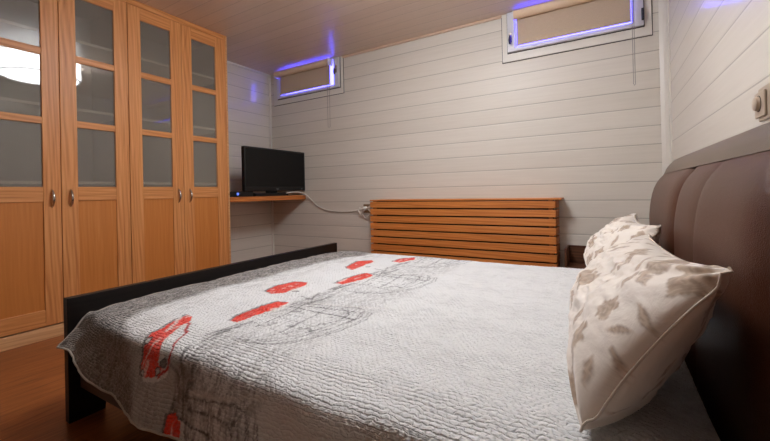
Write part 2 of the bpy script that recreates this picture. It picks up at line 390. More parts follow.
# ------------------------------------------------------------------ wardrobes
WX = -3.0
def wardrobe(ya, yb, label, end_panel, ajar=(0, 0)):
    t = thing('wardrobe', label, 'wardrobe', (XL+.28, (ya+yb)/2, ZF), 'oak wardrobes with glazed doors')
    z0, z1 = -.787, 1.433
    body = [(XL+.002, WX-.024, ya, ya+.018, ZF+.08, ZC-.002), (XL+.002, WX-.024, yb-.018, yb, ZF+.08, ZC-.002), (XL+.002, XL+.012, ya+.018, yb-.018, ZF+.08, ZC-.002),
            (XL+.012, WX-.024, ya+.018, yb-.018, ZF+.08, ZF+.098), (XL+.012, WX-.024, ya+.018, yb-.018, z1+.002, z1+.02)]
    obj('carcass', boxes(body), wood_in, t)
    obj('plinth', bx(WX-.06, WX-.002, ya, yb, ZF, ZF+.076), m_oak_pale, t, bevel=.002)
    obj('header', bx(WX-.024, WX-.004, ya, yb, z1+.004, ZC-.002), m_oak_h, t, bevel=.002)
    for zs in (.115, .605, 1.065):
        obj('shelf', bx(XL+.014, WX-.0225, ya+.019, yb-.019, zs-.018, zs), wood_shelf, t)
    ym = (ya+yb)/2
    for k, (d0, d1) in enumerate(((ya+.002, ym-.0015), (ym+.0015, yb-.002))):
        s = .088; xf, xb = WX, WX-.022
        out = (d0+s, d1-s)
        gl = [(1.340, .948), (.904, .515), (.471, .078)]       # panes top/bottom
        bm = boxes([(xb, xf, d0, out[0], z0, z1), (xb, xf, out[1], d1, z0, z1)])
        door = obj('door', bm, m_oak_v, t, origin=(WX-.011, d0 if k == 0 else d1, z0), bevel=.003)
        parts = [obj('rail', bx(xb+.001, xf-.001, out[0]-.001, out[1]+.001, a, b), m_oak_h, door, bevel=.003) for a, b in ((1.340, z1), (.904, .948), (.471, .515), (-.015, .078), (z0, z0+.10))]
        for a, b in gl: parts.append(obj('glass_pane', bx(WX-.015, WX-.011, out[0]-.004, out[1]+.004, b-.004, a+.004), m_glass, door))
        parts.append(obj('lower_panel', bx(WX-.018, WX-.009, out[0]-.004, out[1]+.004, z0+.096, -.011), m_oak_panel, door))
        hy = (d1-.046) if k == 0 else (d0+.046)
        bm = new_bm()
        path = smooth_path([(xf-.002, hy, .062), (xf+.012, hy, .050), (xf+.028, hy, .020), (xf+.026, hy, -.012), (xf+.010, hy, -.040), (xf-.002, hy, -.052)], 6)
        n = len(path)
        tube(bm, path, [.0038+.0042*math.sin(math.pi*i/(n-1)) for i in range(n)], 10)
        parts.append(obj('handle', bm, m_chrome, door, smooth=True, label='curved chrome handle'))
        if ajar[k]:
            door.rotation_euler = (0, 0, math.radians(ajar[k]))
    if end_panel:
        obj('end_panel', bx(XL+.002, WX-.002, yb, yb+.016, ZF, ZC-.002), m_oak_v, t, bevel=.002)
        obj('edge_strip', bx(WX-.014, WX+.002, yb+.016, yb+.030, ZF, ZC-.002), m_oak_pale, t, bevel=.002)
wood_in = plain('grey_cabinet_inside', lin(176, 172, 162), .7)
wood_shelf = plain('pale_shelf_board', lin(236, 226, 212), .6)
wardrobe(.585, 1.390, 'oak wardrobe pair of glazed doors at the left edge, nearest the camera', False)
wardrobe(1.390, 2.197, 'oak wardrobe pair of glazed doors beside the television shelf', True)

# ------------------------------------------------------------------ television corner
sh = obj('wall_shelf', bx(XL+.002, WX-.0, 2.230, YB-.003, -.066, -.018), wood('oak_shelf_board', lin(214, 138, 74), lin(192, 114, 54), lin(160, 88, 36), 'y'), origin=(-3.28, 2.74, -.066), bevel=.003)
tag(sh, 'oak wall shelf in the corner carrying the television', 'shelf')
tv = thing('television', 'black flat screen television on the oak corner shelf', 'television', (-3.04, 2.75, -.018))
def tv_build():
    x = -2.985; ya, yb = 2.385, 3.222; z0, z1 = .035, .475
    obj('casing', bx(x-.045, x, ya, yb, z0, z1), m_black, tv, bevel=.006)
    obj('screen', bx(x-.001, x+.0012, ya+.018, yb-.018, z0+.045, z1-.018), m_screen, tv)
    obj('rear_cover', bx(x-.085, x-.045, ya+.12, yb-.12, z0+.05, z1-.10), m_black, tv, bevel=.015)
    bm = new_bm(); prism(bm, [(x-.20, -.018), (x-.022, -.018), (x-.022, .012), (x-.06, .020), (x-.20, .020)], 2.53, 2.98); obj('stand_base', bm, m_black, tv, bevel=.003)
    obj('stand_neck', bx(x-.075, x-.047, 2.70, 2.84, .020, .12), m_black, tv, bevel=.004)
    cu = bpy.data.curves.new('lettering', 'FONT'); cu.body = 'LG'; cu.size = .022; cu.extrude = .0004; cu.align_x = 'CENTER'
    to = bpy.data.objects.new('lettering', cu); COL.objects.link(to)
    dg = bpy.context.evaluated_depsgraph_get(); me = bpy.data.meshes.new_from_object(to.evaluated_get(dg))
    bpy.data.objects.remove(to)
    bm = new_bm(); bm.from_mesh(me)
    Mx = Matrix.Translation((x+.0006, 2.80, z0+.013)) @ Matrix.Rotation(math.pi/2, 4, 'Z') @ Matrix.Rotation(math.pi/2, 4, 'X')
    bmesh.ops.transform(bm, matrix=Mx, verts=bm.verts[:])
    bm2 = bm; obj('logo', bm2, m_led_logo, tv)
    bm = new_bm(); box(bm, x, x+.001, yb-.06, yb-.054, z0+.015, z0+.028); obj('power_mark', bm, m_led_logo, tv)
tv_build()
stb = thing('set_top_box', 'small black box with a blue light left of the television base', 'set-top box', (-3.11, 2.375, -.018))
obj('casing', bx(-3.21, -3.012, 2.245, 2.505, -.0175, .034), m_black, stb, bevel=.003)
bm = new_bm(); lathe(bm, [(.0135, 0), (.0135, .002)], (-3.0125, 2.325, .010), 24, 'x'); ring = obj('blue_light', bm, m_led, stb, label='round blue power light')
bm = new_bm(); box(bm, -3.0106, -3.0100, 2.323, 2.327, .006, .016); obj('light_mark', bm, m_white_plastic, ring)
cable = new_bm()
cp = [(-2.985, 2.93, .010), (-2.985, 2.98, .016), (-2.98, 3.04, .020), (-2.975, 3.10, .016), (-2.968, 3.17, .006), (-2.93, 3.215, -.040), (-2.87, 3.235, -.105), (-2.79, 3.238, -.158), (-2.68, 3.238, -.190), (-2.54, 3.238, -.205), (-2.38, 3.238, -.203), (-2.27, 3.236, -.188), (-2.17, 3.22, -.172)]
tube(cable, smooth_path(cp, 8), .0060, 8)
cb = obj('power_cable', cable, m_white_plastic, origin=(-2.6, 3.238, -.2), smooth=True)
tag(cb, 'white power cable hanging from the television shelf to the wall socket', 'cable')

sk = thing('wall_socket', 'wall socket with white plugs and looped cords left of the slatted radiator cover', 'socket', (-2.13, YB, -.17))
obj('face_plate', bx(-2.19, -2.03, YB-.012, YB-.001, -.215, -.125), plain('bronze_socket', lin(128, 98, 68), .45), sk, bevel=.003)
for dx in (-2.155, -2.075):
    bm = new_bm(); lathe(bm, [(.021, 0), (.021, -.034), (.012, -.05), (.006, -.06)], (dx, YB-.013, -.168), 20, 'y')
    obj('plug', bm, m_white_plastic, sk, smooth=True)
def loopc(pts, r=.0060):
    bm = new_bm(); tube(bm, smooth_path(pts, 7), r, 7); return bm
obj('cord', loopc([(-2.075, YB-.07, -.168), (-2.03, YB-.10, -.150), (-1.995, YB-.11, -.120), (-1.985, YB-.12, -.165), (-2.03, YB-.10, -.215), (-2.09, YB-.06, -.232), (-2.16, YB-.02, -.27), (-2.21, YB-.012, -.22), (-2.2, YB-.02, -.19), (-2.155, YB-.06, -.168)]), m_white_plastic, sk, smooth=True)
obj('cord', loopc([(-2.225, YB-.025, -.16), (-2.24, YB-.03, -.195), (-2.205, YB-.045, -.225), (-2.15, YB-.07, -.195), (-2.09, YB-.09, -.165), (-2.04, YB-.10, -.140), (-2.005, YB-.11, -.160), (-2.03, YB-.11, -.195), (-2.08, YB-.08, -.180)], .007), m_white_plastic, sk, smooth=True)

# ------------------------------------------------------------------ radiator cover
rc = thing('radiator_cover', 'long slatted orange-brown wooden radiator cover against the back wall', 'radiator cover', (-1.13, 3.14, ZF))
rx0, rx1, ry = -1.985, -.325, 3.05
obj('top_board', bx(rx0-.002, rx1+.042, ry-.004, YB-.002, -.0885, -.0755), m_rad, rc, bevel=.002)
k = 0; z = -.0965
while z-.056 > ZF:
    obj('front_slat', bx(rx0, rx1, ry, ry+.018, z-.0555, z), m_rad, rc, bevel=.002)
    for xa, xb in ((rx0, rx0+.018), (rx1-.018+.006, rx1+.006)):
        obj('side_slat', bx(xa, xb, ry+.0185, YB-.004, z-.0555, z), m_rad_shaded, rc, bevel=.002)
    z -= .0685; k += 1
for xp in (rx0+.022, rx1-.05):
    obj('post', bx(xp, xp+.03, ry+.0185, ry+.04, ZF, -.0875), m_rad_shaded, rc)
obj('gap_shade_sheet', bx(rx0+.02, rx1-.015, ry+.041, ry+.047, ZF+.01, -.09), plain('slat_gap_shade', lin(46, 30, 20), .8), rc)  # dark sheet added to paint the shade between the slats

# ------------------------------------------------------------------ bedside cabinet
ns = thing('bedside_cabinet', 'low dark wooden bedside cabinet in the corner behind the pillows', 'cabinet', (0.05, 3.1, ZF))
nx0, nx1, ny0, ny1, nz = -.268, .16, 3.02, YB-.003, -.449
obj('side_panel', bx(nx0, nx0+.014, ny0, ny1, ZF, nz), m_walnut, ns, bevel=.002)
obj('side_panel', bx(nx1-.014, nx1, ny0, ny1, ZF, nz), m_walnut, ns, bevel=.002)
obj('back_panel', bx(nx0+.014, nx1-.014, ny1-.012, ny1, ZF, nz), m_walnut, ns)
obj('shelf', bx(nx0+.014, nx1-.014, ny0, ny1-.012, -.60, -.585), m_walnut, ns)
obj('front_panel', bx(nx0+.014, nx1-.014, ny0, ny0+.014, ZF, -.60), m_walnut, ns, bevel=.002)

# ------------------------------------------------------------------ wall dimmer
sw = thing('dimmer_switch', 'beige wall dimmer with a round knob above the leather headboard', 'switch', (XR, 1.48, .23))
obj('back_plate', bx(XR-.006, XR-.0005, 1.405, 1.512, .182, .278), m_switch, sw, bevel=.002)
obj('cover_plate', bx(XR-.012, XR-.006, 1.442, 1.522, .192, .266), m_switch, sw, bevel=.003)
bm = new_bm(); lathe(bm, [(.0215, 0), (.0215, -.002), (.020, -.003), (.0195, -.008), (.017, -.0095)], (XR-.0128, 1.488, .232), 32, 'x'); obj('knob', bm, m_switch, sw, smooth=True)
bm = new_bm(); lathe(bm, [(.0235, 0), (.0235, -.0008)], (XR-.012, 1.488, .232), 32, 'x'); obj('knob_ring', bm, m_gap_shade, sw)  # dark ring painted as the shaded gap round the knob

# ------------------------------------------------------------------ bed
bed = thing('bed', 'double bed with dark leather headboard and black-brown wooden footboard', 'bed', (-.8, 1.44, ZF))
BY0, BY1 = .61, 2.285
prof = [(.225, -.80), (.19, -.79), (.1895, -.6), (.189, -.4), (.1885, -.25), (.189, -.15), (.192, -.11), (.1965, -.075), (.203, -.04), (.211, -.012), (.221, .012), (.233, .032), (.246, .048), (.258, .060)]
grooves = [(.52, 0.), (.78, .032), (1.25, .006), (1.62, .026), (2.335, 0.)]
def bulge(y):
    for (a, da), (b, db) in zip(grooves[:-1], grooves[1:]):
        if a <= y <= b:
            w_ = 0
            for g, d in ((a, da), (b, db)):
                s = abs(y-g); w_ += d*math.exp(-(s/.04)**1.15)
            return w_
    return 0
def headboard():
    bm = new_bm(); ys = sorted(set([round(.52+i*(2.335-.52)/170, 4) for i in range(171)]+[.78, 1.25, 1.62]))
    rows = []
    for y in ys:
        e = min(y-.52, 2.335-y); ed = .016*(1-min(1, e/.035))**2.5          # rounded ends
        off = bulge(y)+ed
        row = []
        for i, (x, z) in enumerate(prof):
            j = min(i+1, len(prof)-1); h = max(i-1, 0)
            t = Vector((prof[j][0]-prof[h][0], 0, prof[j][1]-prof[h][1])).normalized(); n = Vector((t.z, 0, -t.x))
            fade = 1.0 if i < len(prof)-1 else .35
            p = Vector((x, y, z))+n*off*fade
            row.append(bm.verts.new(p))
        rows.append(row)
    for r0, r1 in zip(rows[:-1], rows[1:]):
        for i in range(len(prof)-1): bm.faces.new((r0[i], r0[i+1], r1[i+1], r1[i]))
    # end caps back to the frame
    for r, y in ((rows[0], ys[0]), (rows[-1], ys[-1])):
        b0 = bm.verts.new((.30, y, -.80)); b1 = bm.verts.new((.30, y, .055))
        bm.faces.new(r+[b1, b0])
    return obj('headboard', bm, m_leather, bed, smooth=True, angle=50, label='dark brown padded leather headboard with vertical seams')
hb = headboard()
bm = new_bm()
roll = [(.256, .0605), (.264, .086), (.276, .104), (.292, .121), (.310, .1325), (.330, .142), (.350, .149), (.372, .1535), (.388, .1535), (.395, .149), (.397, .14), (.397, -.80), (.305, -.80), (.305, .05)]
ys = [.515+i*(2.345-.515)/40 for i in range(41)]
rings = []
for y in ys:
    e = min(y-.515, 2.345-y); s = 1-.0*(1-min(1, e/.05))
    rings.append([bm.verts.new((x, y, z-(.010*(1-min(1, e/.06))**2 if z > .05 else 0))) for x, z in roll])
for r0, r1 in zip(rings[:-1], rings[1:]):
    for i in range(len(roll)): bm.faces.new((r0[i], r1[i], r1[(i+1) % len(roll)], r0[(i+1) % len(roll)]))
bm.faces.new(rings[0]); bm.faces.new(rings[-1][::-1])
obj('top_roll', bm, m_roll, hb, smooth=True, angle=50, label='grey-brown leather roll along the top of the headboard')
bm = new_bm(); tube(bm, [(.2585, y, .0615) for y in ys], .0022, 6); obj('piping', bm, m_black, hb)
# footboard (panel to the floor at both ends, open in the middle) and rails
fx0, fx1 = -1.835, -1.800
bm = new_bm()
ft = -.387; fb = -.745
FY0 = BY0-.007
prism(bm, [(FY0, ZF), (BY0+.115, ZF), (BY0+.125, fb), (BY1-.125, fb), (BY1-.115, ZF), (BY1, ZF), (BY1, ft), (FY0, ft)], fx0, fx1, 'x')
fbd = obj('footboard', bm, m_wenge, bed, bevel=.002, label='black-brown wooden footboard')
obj('side_rail', bx(fx1, .19, BY0+.030, BY0+.056, -.745, -.52), m_wenge_x, bed, bevel=.002)
obj('side_rail', bx(fx1, .19, BY1-.10, BY1-.072, -.745, -.52), m_wenge_x, bed, bevel=.002)
obj('bed_base', bx(fx1+.001, .18, BY0+.057, BY1-.101, -.70, -.66), m_wenge_x, bed)
for xx in (-.8,):
    for yy in (1.0, 1.44, 1.9): obj('support_leg', bx(xx-.025, xx+.025, yy-.025, yy+.025, ZF, -.70), m_wenge_x, bed)
mt = obj('mattress', bx(-1.780, .120, BY0+.066, BY1-.110, -.6595, -.480), m_mattress, origin=(-.8, 1.44, -.655), bevel=.03)
tag(mt, 'white mattress lying under the quilted coverlet', 'mattress')

# ------------------------------------------------------------------ quilted coverlet
def vnoise(x, y, seed=0):
    r = np.random.RandomState(seed); T = r.rand(256, 256)
    xi = np.floor(x).astype(int); yi = np.floor(y).astype(int); fx = x-xi; fy = y-yi
    fx = fx*fx*(3-2*fx); fy = fy*fy*(3-2*fy); g = lambda a, b: T[a % 256, b % 256]
    return (g(xi, yi)*(1-fx)+g(xi+1, yi)*fx)*(1-fy)+(g(xi, yi+1)*(1-fx)+g(xi+1, yi+1)*fx)*fy
def fbm(x, y, seed=0, o=4):
    s = 0; a = .5
    for k in range(o): s = s+a*vnoise(x*2**k, y*2**k, seed+k); a *= .5
    return s/(1-.5**o)
def sst(a, b, x):
    t = np.clip((x-a)/(b-a), 0, 1); return t*t*(3-2*t)
def in_poly(X, Y, poly):
    ins = np.zeros(X.shape, bool); n = len(poly); j = n-1
    for i in range(n):
        xi, yi = poly[i]; xj, yj = poly[j]
        c = ((yi > Y) != (yj > Y)) & (X < (xj-xi)*(Y-yi)/(yj-yi+1e-12)+xi)
        ins ^= c; j = i
    return ins
def seg_d(X, Y, a, b):
    ax, ay = a; bx_, by = b; dx, dy = bx_-ax, by-ay; L = dx*dx+dy*dy+1e-12
    t = np.clip(((X-ax)*dx+(Y-ay)*dy)/L, 0, 1); return np.hypot(X-ax-t*dx, Y-ay-t*dy)
def line_mask(X, Y, pts, w_):
    m = np.zeros(X.shape)
    xs = [p[0] for p in pts]; ys_ = [p[1] for p in pts]; q = (X > min(xs)-.03) & (X < max(xs)+.03) & (Y > min(ys_)-.03) & (Y < max(ys_)+.03)
    if not q.any(): return m
    d = np.full(X.shape, 9.)
    for a, b in zip(pts[:-1], pts[1:]): d[q] = np.minimum(d[q], seg_d(X[q], Y[q], a, b))
    return np.clip(1.5-d/w_, 0, 1)

def print_colour(X, T):
    """printed picture on the coverlet, with shade of the near drop painted in; X runs foot to head, T across the bed (unrolled)"""
    wx = X+.006*(fbm(X*60, T*60, 3)-.5)*2; wt = T+.006*(fbm(X*60, T*60, 9)-.5)*2
    base = np.array(lin(226, 226, 224)[:3]); cols = np.ones(X.shape+(3,))*base
    faint = fbm(X*30, T*90, 21)*sst(-1.0, -.6, X)
    cols *= (1-.10*sst(.5, .8, faint))[..., None]
    def lay(mask, c):
        nonlocal cols
        cols = cols*(1-mask[..., None])+np.array(c)*mask[..., None]
    grey = np.array(lin(116, 107, 100)[:3]); dark = np.array(lin(60, 54, 53)[:3])
    # grey wet-street zone at the foot
    xb = np.interp(T, [.40, .478, .556, .615, .66, 1.0, 1.13, 1.5, 1.73, 1.93, 2.03, 2.4], [-1.19, -1.255, -1.30, -1.385, -1.48, -1.495, -1.51, -1.50, -1.48, -1.45, -1.39, -1.36])+.03*(fbm(T*9, X*3, 5)-.5)*2
    sp = fbm(X*230, T*150, 33); streak = fbm(X*120, T*30, 31)
    m = sst(xb+.035, xb-.035, X)
    lay(np.clip(m*(.80+.3*(streak-.5)*2), 0, .95), grey)
    lay(np.clip(sst(.48, .58, sp)*m*.80, 0, 1), dark)
    lay(np.clip(sst(.54, .66, fbm(X*190, T*90, 37))*m*.75, 0, 1), np.array(lin(190, 184, 176)[:3]))
    lay(np.clip(sst(.50, .62, fbm(X*130, T*26, 41))*sst(xb-.01, xb+.03, X)*sst(xb+.22, xb+.05, X)*.30, 0, 1), grey)
    # grey building strip, repeated every .572 m
    for c0 in (.31-.572, .31, .31+.572, .31+1.144, .31+1.716):
        t = wt-c0
        ctr = .30+.36*(wx+.85)
        dens = sst(.30, .12, np.abs(t-ctr))*sst(-1.06, -1.02, wx)*sst(-.66, -.74, wx)
        n_ = fbm(X*120, T*38, 51); dens = dens*(.55+.45*sst(.68, .60, T))
        lay(np.clip(dens*sst(.42, .60, n_)*.46, 0, 1), grey)
        lay(np.clip(dens*sst(.56, .66, fbm(X*190, T*90, 53))*.38, 0, 1), dark)
        lay(np.clip(dens*sst(-.93, -1.03, wx)*sst(.48, .60, fbm(X*110, T*60, 57))*.75, 0, 1), dark)
    lay(sst(.600, .565, T)*sst(-.90, -1.0, X)*(.45+.25*streak), np.array(lin(122, 106, 92)[:3]))   # shade of the near drop, painted over the print in brown-grey
    def L(pts, w_=.0028, s=.8):
        lay(line_mask(wx, wt, pts, w_*.85)*s*(.50+.45*(sp > .48)), dark)
    for dt in (-.572, 0, .572, 1.144):
        for k, (o, e) in enumerate(((0, 0), (-.012, .0), (-.040, -.006), (-.062, -.012), (-.10, -.02))):
            arc = [(-.90+o, .70), (-.83+o, .715), (-.788+o, .740), (-.748+o, .795), (-.698+o, .892), (-.680+o, 1.0), (-.700+o, 1.075+e)]
            L([(x, t+dt) for x, t in arc], .0026, (.8, .6, .8, .5, .5)[k])
        L([(-1.028, 1.013+dt), (-.716, .994+dt)], .0045, .95)
        L([(-1.0, .90+dt), (-.76, .885+dt)], .0022, .6); L([(-1.0, .82+dt), (-.80, .80+dt)], .0022, .6)
        L([(-.989, 1.066+dt), (-.878, 1.083+dt), (-.791, 1.10+dt), (-.766, 1.10+dt)], .0032, .8)
        L([(-.964, 1.040+dt), (-.87, 1.053+dt), (-.791, 1.057+dt), (-.766, 1.027+dt), (-.76, .95+dt)], .0038, .85)
        L([(-1.021, .70+dt), (-1.01, .778+dt), (-1.007, .82+dt)], .009, .8)
        L([(-1.0, 1.08+dt), (-.974, .96+dt), (-.96, .80+dt)], .0034, .8); L([(-.885, 1.083+dt), (-.867, .97+dt), (-.86, .80+dt)], .003, .75)
        L([(-.967, 1.17+dt), (-.971, 1.112+dt), (-.982, 1.07+dt)], .010, .7)
        L([(-.766, 1.10+dt), (-.742, 1.086+dt), (-.716, 1.03+dt), (-.72, .94+dt)], .0032, .8)
        for i in range(6):
            x0 = -.99+i*.044
            L([(x0, .78+.012*i+dt), (x0-.006, 1.12+dt)], .0020, .45)
        for i in range(22):           # small windows
            r = random.Random(100+i); x0 = -.985+r.random()*.22; t0 = .80+r.random()*.30+dt
            mm = ((np.abs(wx-x0) < .0065) & (np.abs(wt-t0) < .008)).astype(float); lay(mm*.5, dark)
        lay(line_mask(wx, wt, [(-.967, 1.083+dt), (-.817, 1.106+dt), (-.784, 1.117+dt), (-.691, 1.14+dt)], .006)*.55, np.array(lin(226, 222, 216)[:3]))  # pale streak painted in for folds catching the light
    # street lamps / railings beside the buses
    for dt in (-.572, 0, .572, 1.144):
        L([(-1.046, .69+dt), (-1.030, .74+dt), (-1.040, .85+dt), (-1.046, .98+dt), (-1.03, 1.05+dt)], .007, .7)
        L([(-1.085, 1.13+dt), (-1.01, 1.11+dt), (-1.046, 1.20+dt)], .006, .6)
    white0 = np.array(lin(226, 222, 216)[:3]); red = np.array(lin(232, 64, 42)[:3]); redd = np.array(lin(180, 30, 20)[:3])
    cars = [[(-1.244, .628), (-1.251, .693), (-1.28, .768), (-1.247, .765), (-1.205, .729), (-1.193, .677), (-1.161, .622), (-1.147, .602), (-1.129, .576), (-1.129, .55), (-1.097, .54), (-1.104, .527), (-1.136, .512), (-1.197, .502), (-1.211, .527), (-1.211, .547), (-1.225, .583)],
            [(-1.28, 1.121), (-1.305, 1.202), (-1.287, 1.304), (-1.215, 1.312), (-1.185, 1.274), (-1.190, 1.199), (-1.180, 1.121), (-1.215, 1.092)],
            [(-1.265, 1.689), (-1.305, 1.855), (-1.24, 1.917), (-1.204, 1.875), (-1.204, 1.783), (-1.179, 1.633), (-1.229, 1.643)]]
    buses = [[(-1.086, .795), (-1.111, .844), (-1.111, .922), (-1.107, 1.03), (-1.061, 1.036), (-1.050, .961), (-1.050, .902), (-1.053, .80)],
             [(-1.078, 1.345), (-1.088, 1.441), (-1.080, 1.542), (-1.06, 1.592), (-1.008, 1.565), (-1.0, 1.486), (-1.039, 1.350)],
             [(-1.100, 1.925), (-1.090, 2.021), (-1.045, 2.105), (-1.010, 2.044), (-1.045, 1.917)],
             [(-1.045, .37), (-1.045, .439), (-1.018, .445), (-.998, .43), (-.990, .39), (-1.0, .36)]]
    for poly in cars+buses:
        cx = sum(p[0] for p in poly)/len(poly); ct = sum(p[1] for p in poly)/len(poly)
        big = [(cx+(x-cx)*1.04-.010, ct+(t-ct)*1.02) for x, t in poly]
        lay(in_poly(wx, wt, big)*.75*(.6+.4*(sp > .45)), dark)
        # pale bonnet / windscreen beside each
        off = [(x+.020, t-.006) for x, t in poly]; lay(in_poly(wx, wt, off)*.8, np.array(lin(226, 222, 216)[:3]))
        mm = in_poly(wx, wt, poly).astype(float)*(.90+.10*(sp > .5))
        lay(mm, red); lay(mm*sst(.5, .6, fbm(X*80, T*80, 71))*.35, redd)
        n2 = sst(.66, .72, fbm(X*70, T*26, 73)); lay(mm*n2*.8, np.array(lin(230, 205, 196)[:3]))
    # first car: red outline of the windscreen, headlights and wheel
    def ring(c, r, fill, edge):
        d = np.hypot(wx-c[0], wt-c[1]); lay((d < r).astype(float)*.9, edge); lay((d < r*.62).astype(float)*.9, fill)
    lay(line_mask(wx, wt, [(-1.197, .723), (-1.136, .677), (-1.089, .599), (-1.082, .543), (-1.11, .52)], .004), redd)
    lay(line_mask(wx, wt, [(-1.28, .745), (-1.235, .70), (-1.215, .66)], .006)*.75, white0)
    white = np.array(lin(205, 200, 195)[:3])
    ring((-1.222, .602), .015, white, dark); ring((-1.107, .556), .015, np.array(lin(120, 112, 108)[:3]), dark)
    ring((-1.190, .511), .011, white, dark); ring((-1.122, .530), .011, white, dark)
    for p in cars[1:]:
        ct = sum(q[1] for q in p)/len(p)
        ring((-1.155, ct-.03), .014, white, dark)
    return np.clip(cols, 0, 1)

def coverlet():
    X0, X1 = -1.793, .164
    nx, nt = 540, 640
    TN, TF = .245, .26                     # drape lengths beyond the edges
    YN, YFA = .635, 2.215
    X = np.linspace(X0, X1, nx); T = np.linspace(YN-TN, YFA+TF, nt)
    XX, TT = np.meshgrid(X, T, indexing='ij')
    # top height
    foot = np.clip((X0+.22-XX)/.22, 0, 1)
    head = sst(-.0, .164, XX)
    top = -.420-.030*foot**1.6-.030*head**2+.007*(fbm(XX*5, TT*5, 2)-.5)*2
    P = np.zeros(XX.shape+(3,))
    YE = YN+.065*sst(-1.42, -1.76, XX)                # the near edge draws in towards the foot
    s_near = np.maximum(YE-TT, 0); s_far = np.maximum(TT-YFA, 0)
    def drape(s, th, r):
        # integrates a direction angle that eases from 0 to th over arc length r; returns out, down
        K = 60; o = np.zeros_like(s); d = np.zeros_like(s); ds = s/K
        for k in range(K):
            q = (k+.5)*ds; a = th*sst(0, 1, (q+.03)/r); o += np.cos(a)*ds; d += np.sin(a)*ds
        return o, d
    corner = sst(-1.42, -1.74, XX)
    wav = (fbm(XX*4.2+3, XX*0+.5, 12)-.5)*2
    th = np.radians(79)-np.radians(33)*corner+np.radians(7)*wav*(1-corner)
    # the foot end is shorter (hem rises to the corner) with a flared tip
    lenf = np.interp(XX, [-1.793, -1.70, -1.60, -1.50, -1.42, -1.25], [.56, .60, .70, .82, .94, 1.0])
    o, d = drape(s_near*lenf, th, .10)
    o2, d2 = drape(s_far, np.radians(74)+0*XX, .10)
    edge_soft = .014*np.exp(-((TT-YE)/.05)**2)+.014*np.exp(-((TT-YFA)/.05)**2)
    Y = np.where(TT < YE, YE-o, np.where(TT > YFA, YFA+o2, TT))
    Z = top-d-d2-edge_soft
    # sideways flare of the tip beyond the footboard line stays in front of it
    Xp = XX+.0*corner
    side = sst(0, .2, s_near)
    fold = side*(.010*np.sin(XX*17+6*TT)+.014*(fbm(XX*9, TT*7, 15)-.5)*2)
    Y = Y-fold
    # one soft diagonal fold line on the drop
    P[..., 0] = Xp+.055*corner*side*0; P[..., 1] = Y; P[..., 2] = Z
    # quilting relief: staggered puckers
    u = XX/.016; v = TT/.011
    row = np.floor(v); uu = u+.5*(row % 2)+.45*(fbm(XX*25, TT*25, 61)-.5)
    cell = np.abs(np.sin(np.pi*uu))**.5*np.abs(np.sin(np.pi*v))**.5
    q = .0030*cell*(.5+fbm(XX*40, TT*40, 63))
    # approximate normals
    gx = np.gradient(P, axis=0); gt = np.gradient(P, axis=1); n = np.cross(gx, gt); n /= np.linalg.norm(n, axis=2)[..., None]
    n = np.where(n[..., 2:3] < -.2, -n, n)
    P = P+n*q[..., None]
    base = Vector((-.8, 1.44, -.42))
    V = (P-np.array(base)).reshape(-1, 3)
    idx = np.arange(nx*nt).reshape(nx, nt)
    F = np.stack([idx[:-1, :-1], idx[1:, :-1], idx[1:, 1:], idx[:-1, 1:]], -1).reshape(-1, 4)
    me = bpy.data.meshes.new('coverlet'); me.vertices.add(len(V)); me.vertices.foreach_set('co', V.astype(np.float32).ravel())
    me.loops.add(F.size); me.loops.foreach_set('vertex_index', F.ravel().astype(np.int32))
    me.polygons.add(len(F)); me.polygons.foreach_set('loop_start', (np.arange(len(F))*4).astype(np.int32)); me.polygons.foreach_set('loop_total', np.full(len(F), 4, np.int32))
    me.update(calc_edges=True); me.validate()
    me.polygons.foreach_set('use_smooth', np.ones(len(F), bool))
    col = print_colour(XX, TT).reshape(-1, 3)
    ca = me.color_attributes.new('print', 'FLOAT_COLOR', 'POINT'); ca.data.foreach_set('color', np.concatenate([col, np.ones((len(col), 1))], 1).astype(np.float32).ravel())
    uvl = me.uv_layers.new(name='unrolled'); uv = np.stack([XX, TT], -1).reshape(-1, 2)[F.ravel()]; uvl.data.foreach_set('uv', uv.astype(np.float32).ravel())
    a = M('quilted_printed_cotton'); at = a.n('ShaderNodeAttribute', attribute_name='print')
    v1 = a.coord((1, 1, 1), 'UV')
    nz = a.n('ShaderNodeTexNoise'); nz.inputs['Scale'].default_value = 34; nz.inputs['Detail'].default_value = 4; a.l(v1, nz.inputs['Vector'])
    off = a.n('ShaderNodeVectorMath', operation='MULTIPLY_ADD'); a.l(nz.outputs['Color'], off.inputs[0]); off.inputs[1].default_value = (.030, .022, 0); a.l(v1, off.inputs[2])
    br = a.n('ShaderNodeTexBrick'); br.offset = .5; a.l(off.outputs[0], br.inputs['Vector'])
    for k_, v_ in (('Scale', 1), ('Brick Width', .0185), ('Row Height', .0105), ('Mortar Size', .0028), ('Mortar Smooth', 1.0)): br.inputs[k_].default_value = v_
    h = a.math('SUBTRACT', 1.0, br.outputs['Fac']); fine = a.noise(v1, 700, 3); mid = a.noise(v1, 120, 3)
    h = a.math('ADD', h, a.math('MULTIPLY', mid, .9))
    nm = a.bump(h, .65, .0042, a.bump(fine, .3, .001))
    c = a.mix(a.math('MULTIPLY', br.outputs['Fac'], .09), at.outputs['Color'], (.14, .125, .115, 1))
    a.set(c, .85, 0, .2, nm); a.b.inputs['Sheen Weight'].default_value = .15
    me.materials.append(a.m)
    o = bpy.data.objects.new('coverlet', me); COL.objects.link(o); o.location = base
    so = o.modifiers.new('thickness', 'SOLIDIFY'); so.thickness = .006; so.offset = -1
    tag(o, 'white and grey quilted coverlet printed with red cars and sketched buildings', 'coverlet')
    # pale piping along the hem
    pts = [tuple(P[i, 0]) for i in range(0, nx, 6)]+[tuple(P[-1, 0])]
    bm = new_bm(); tube(bm, pts, .0035, 6)
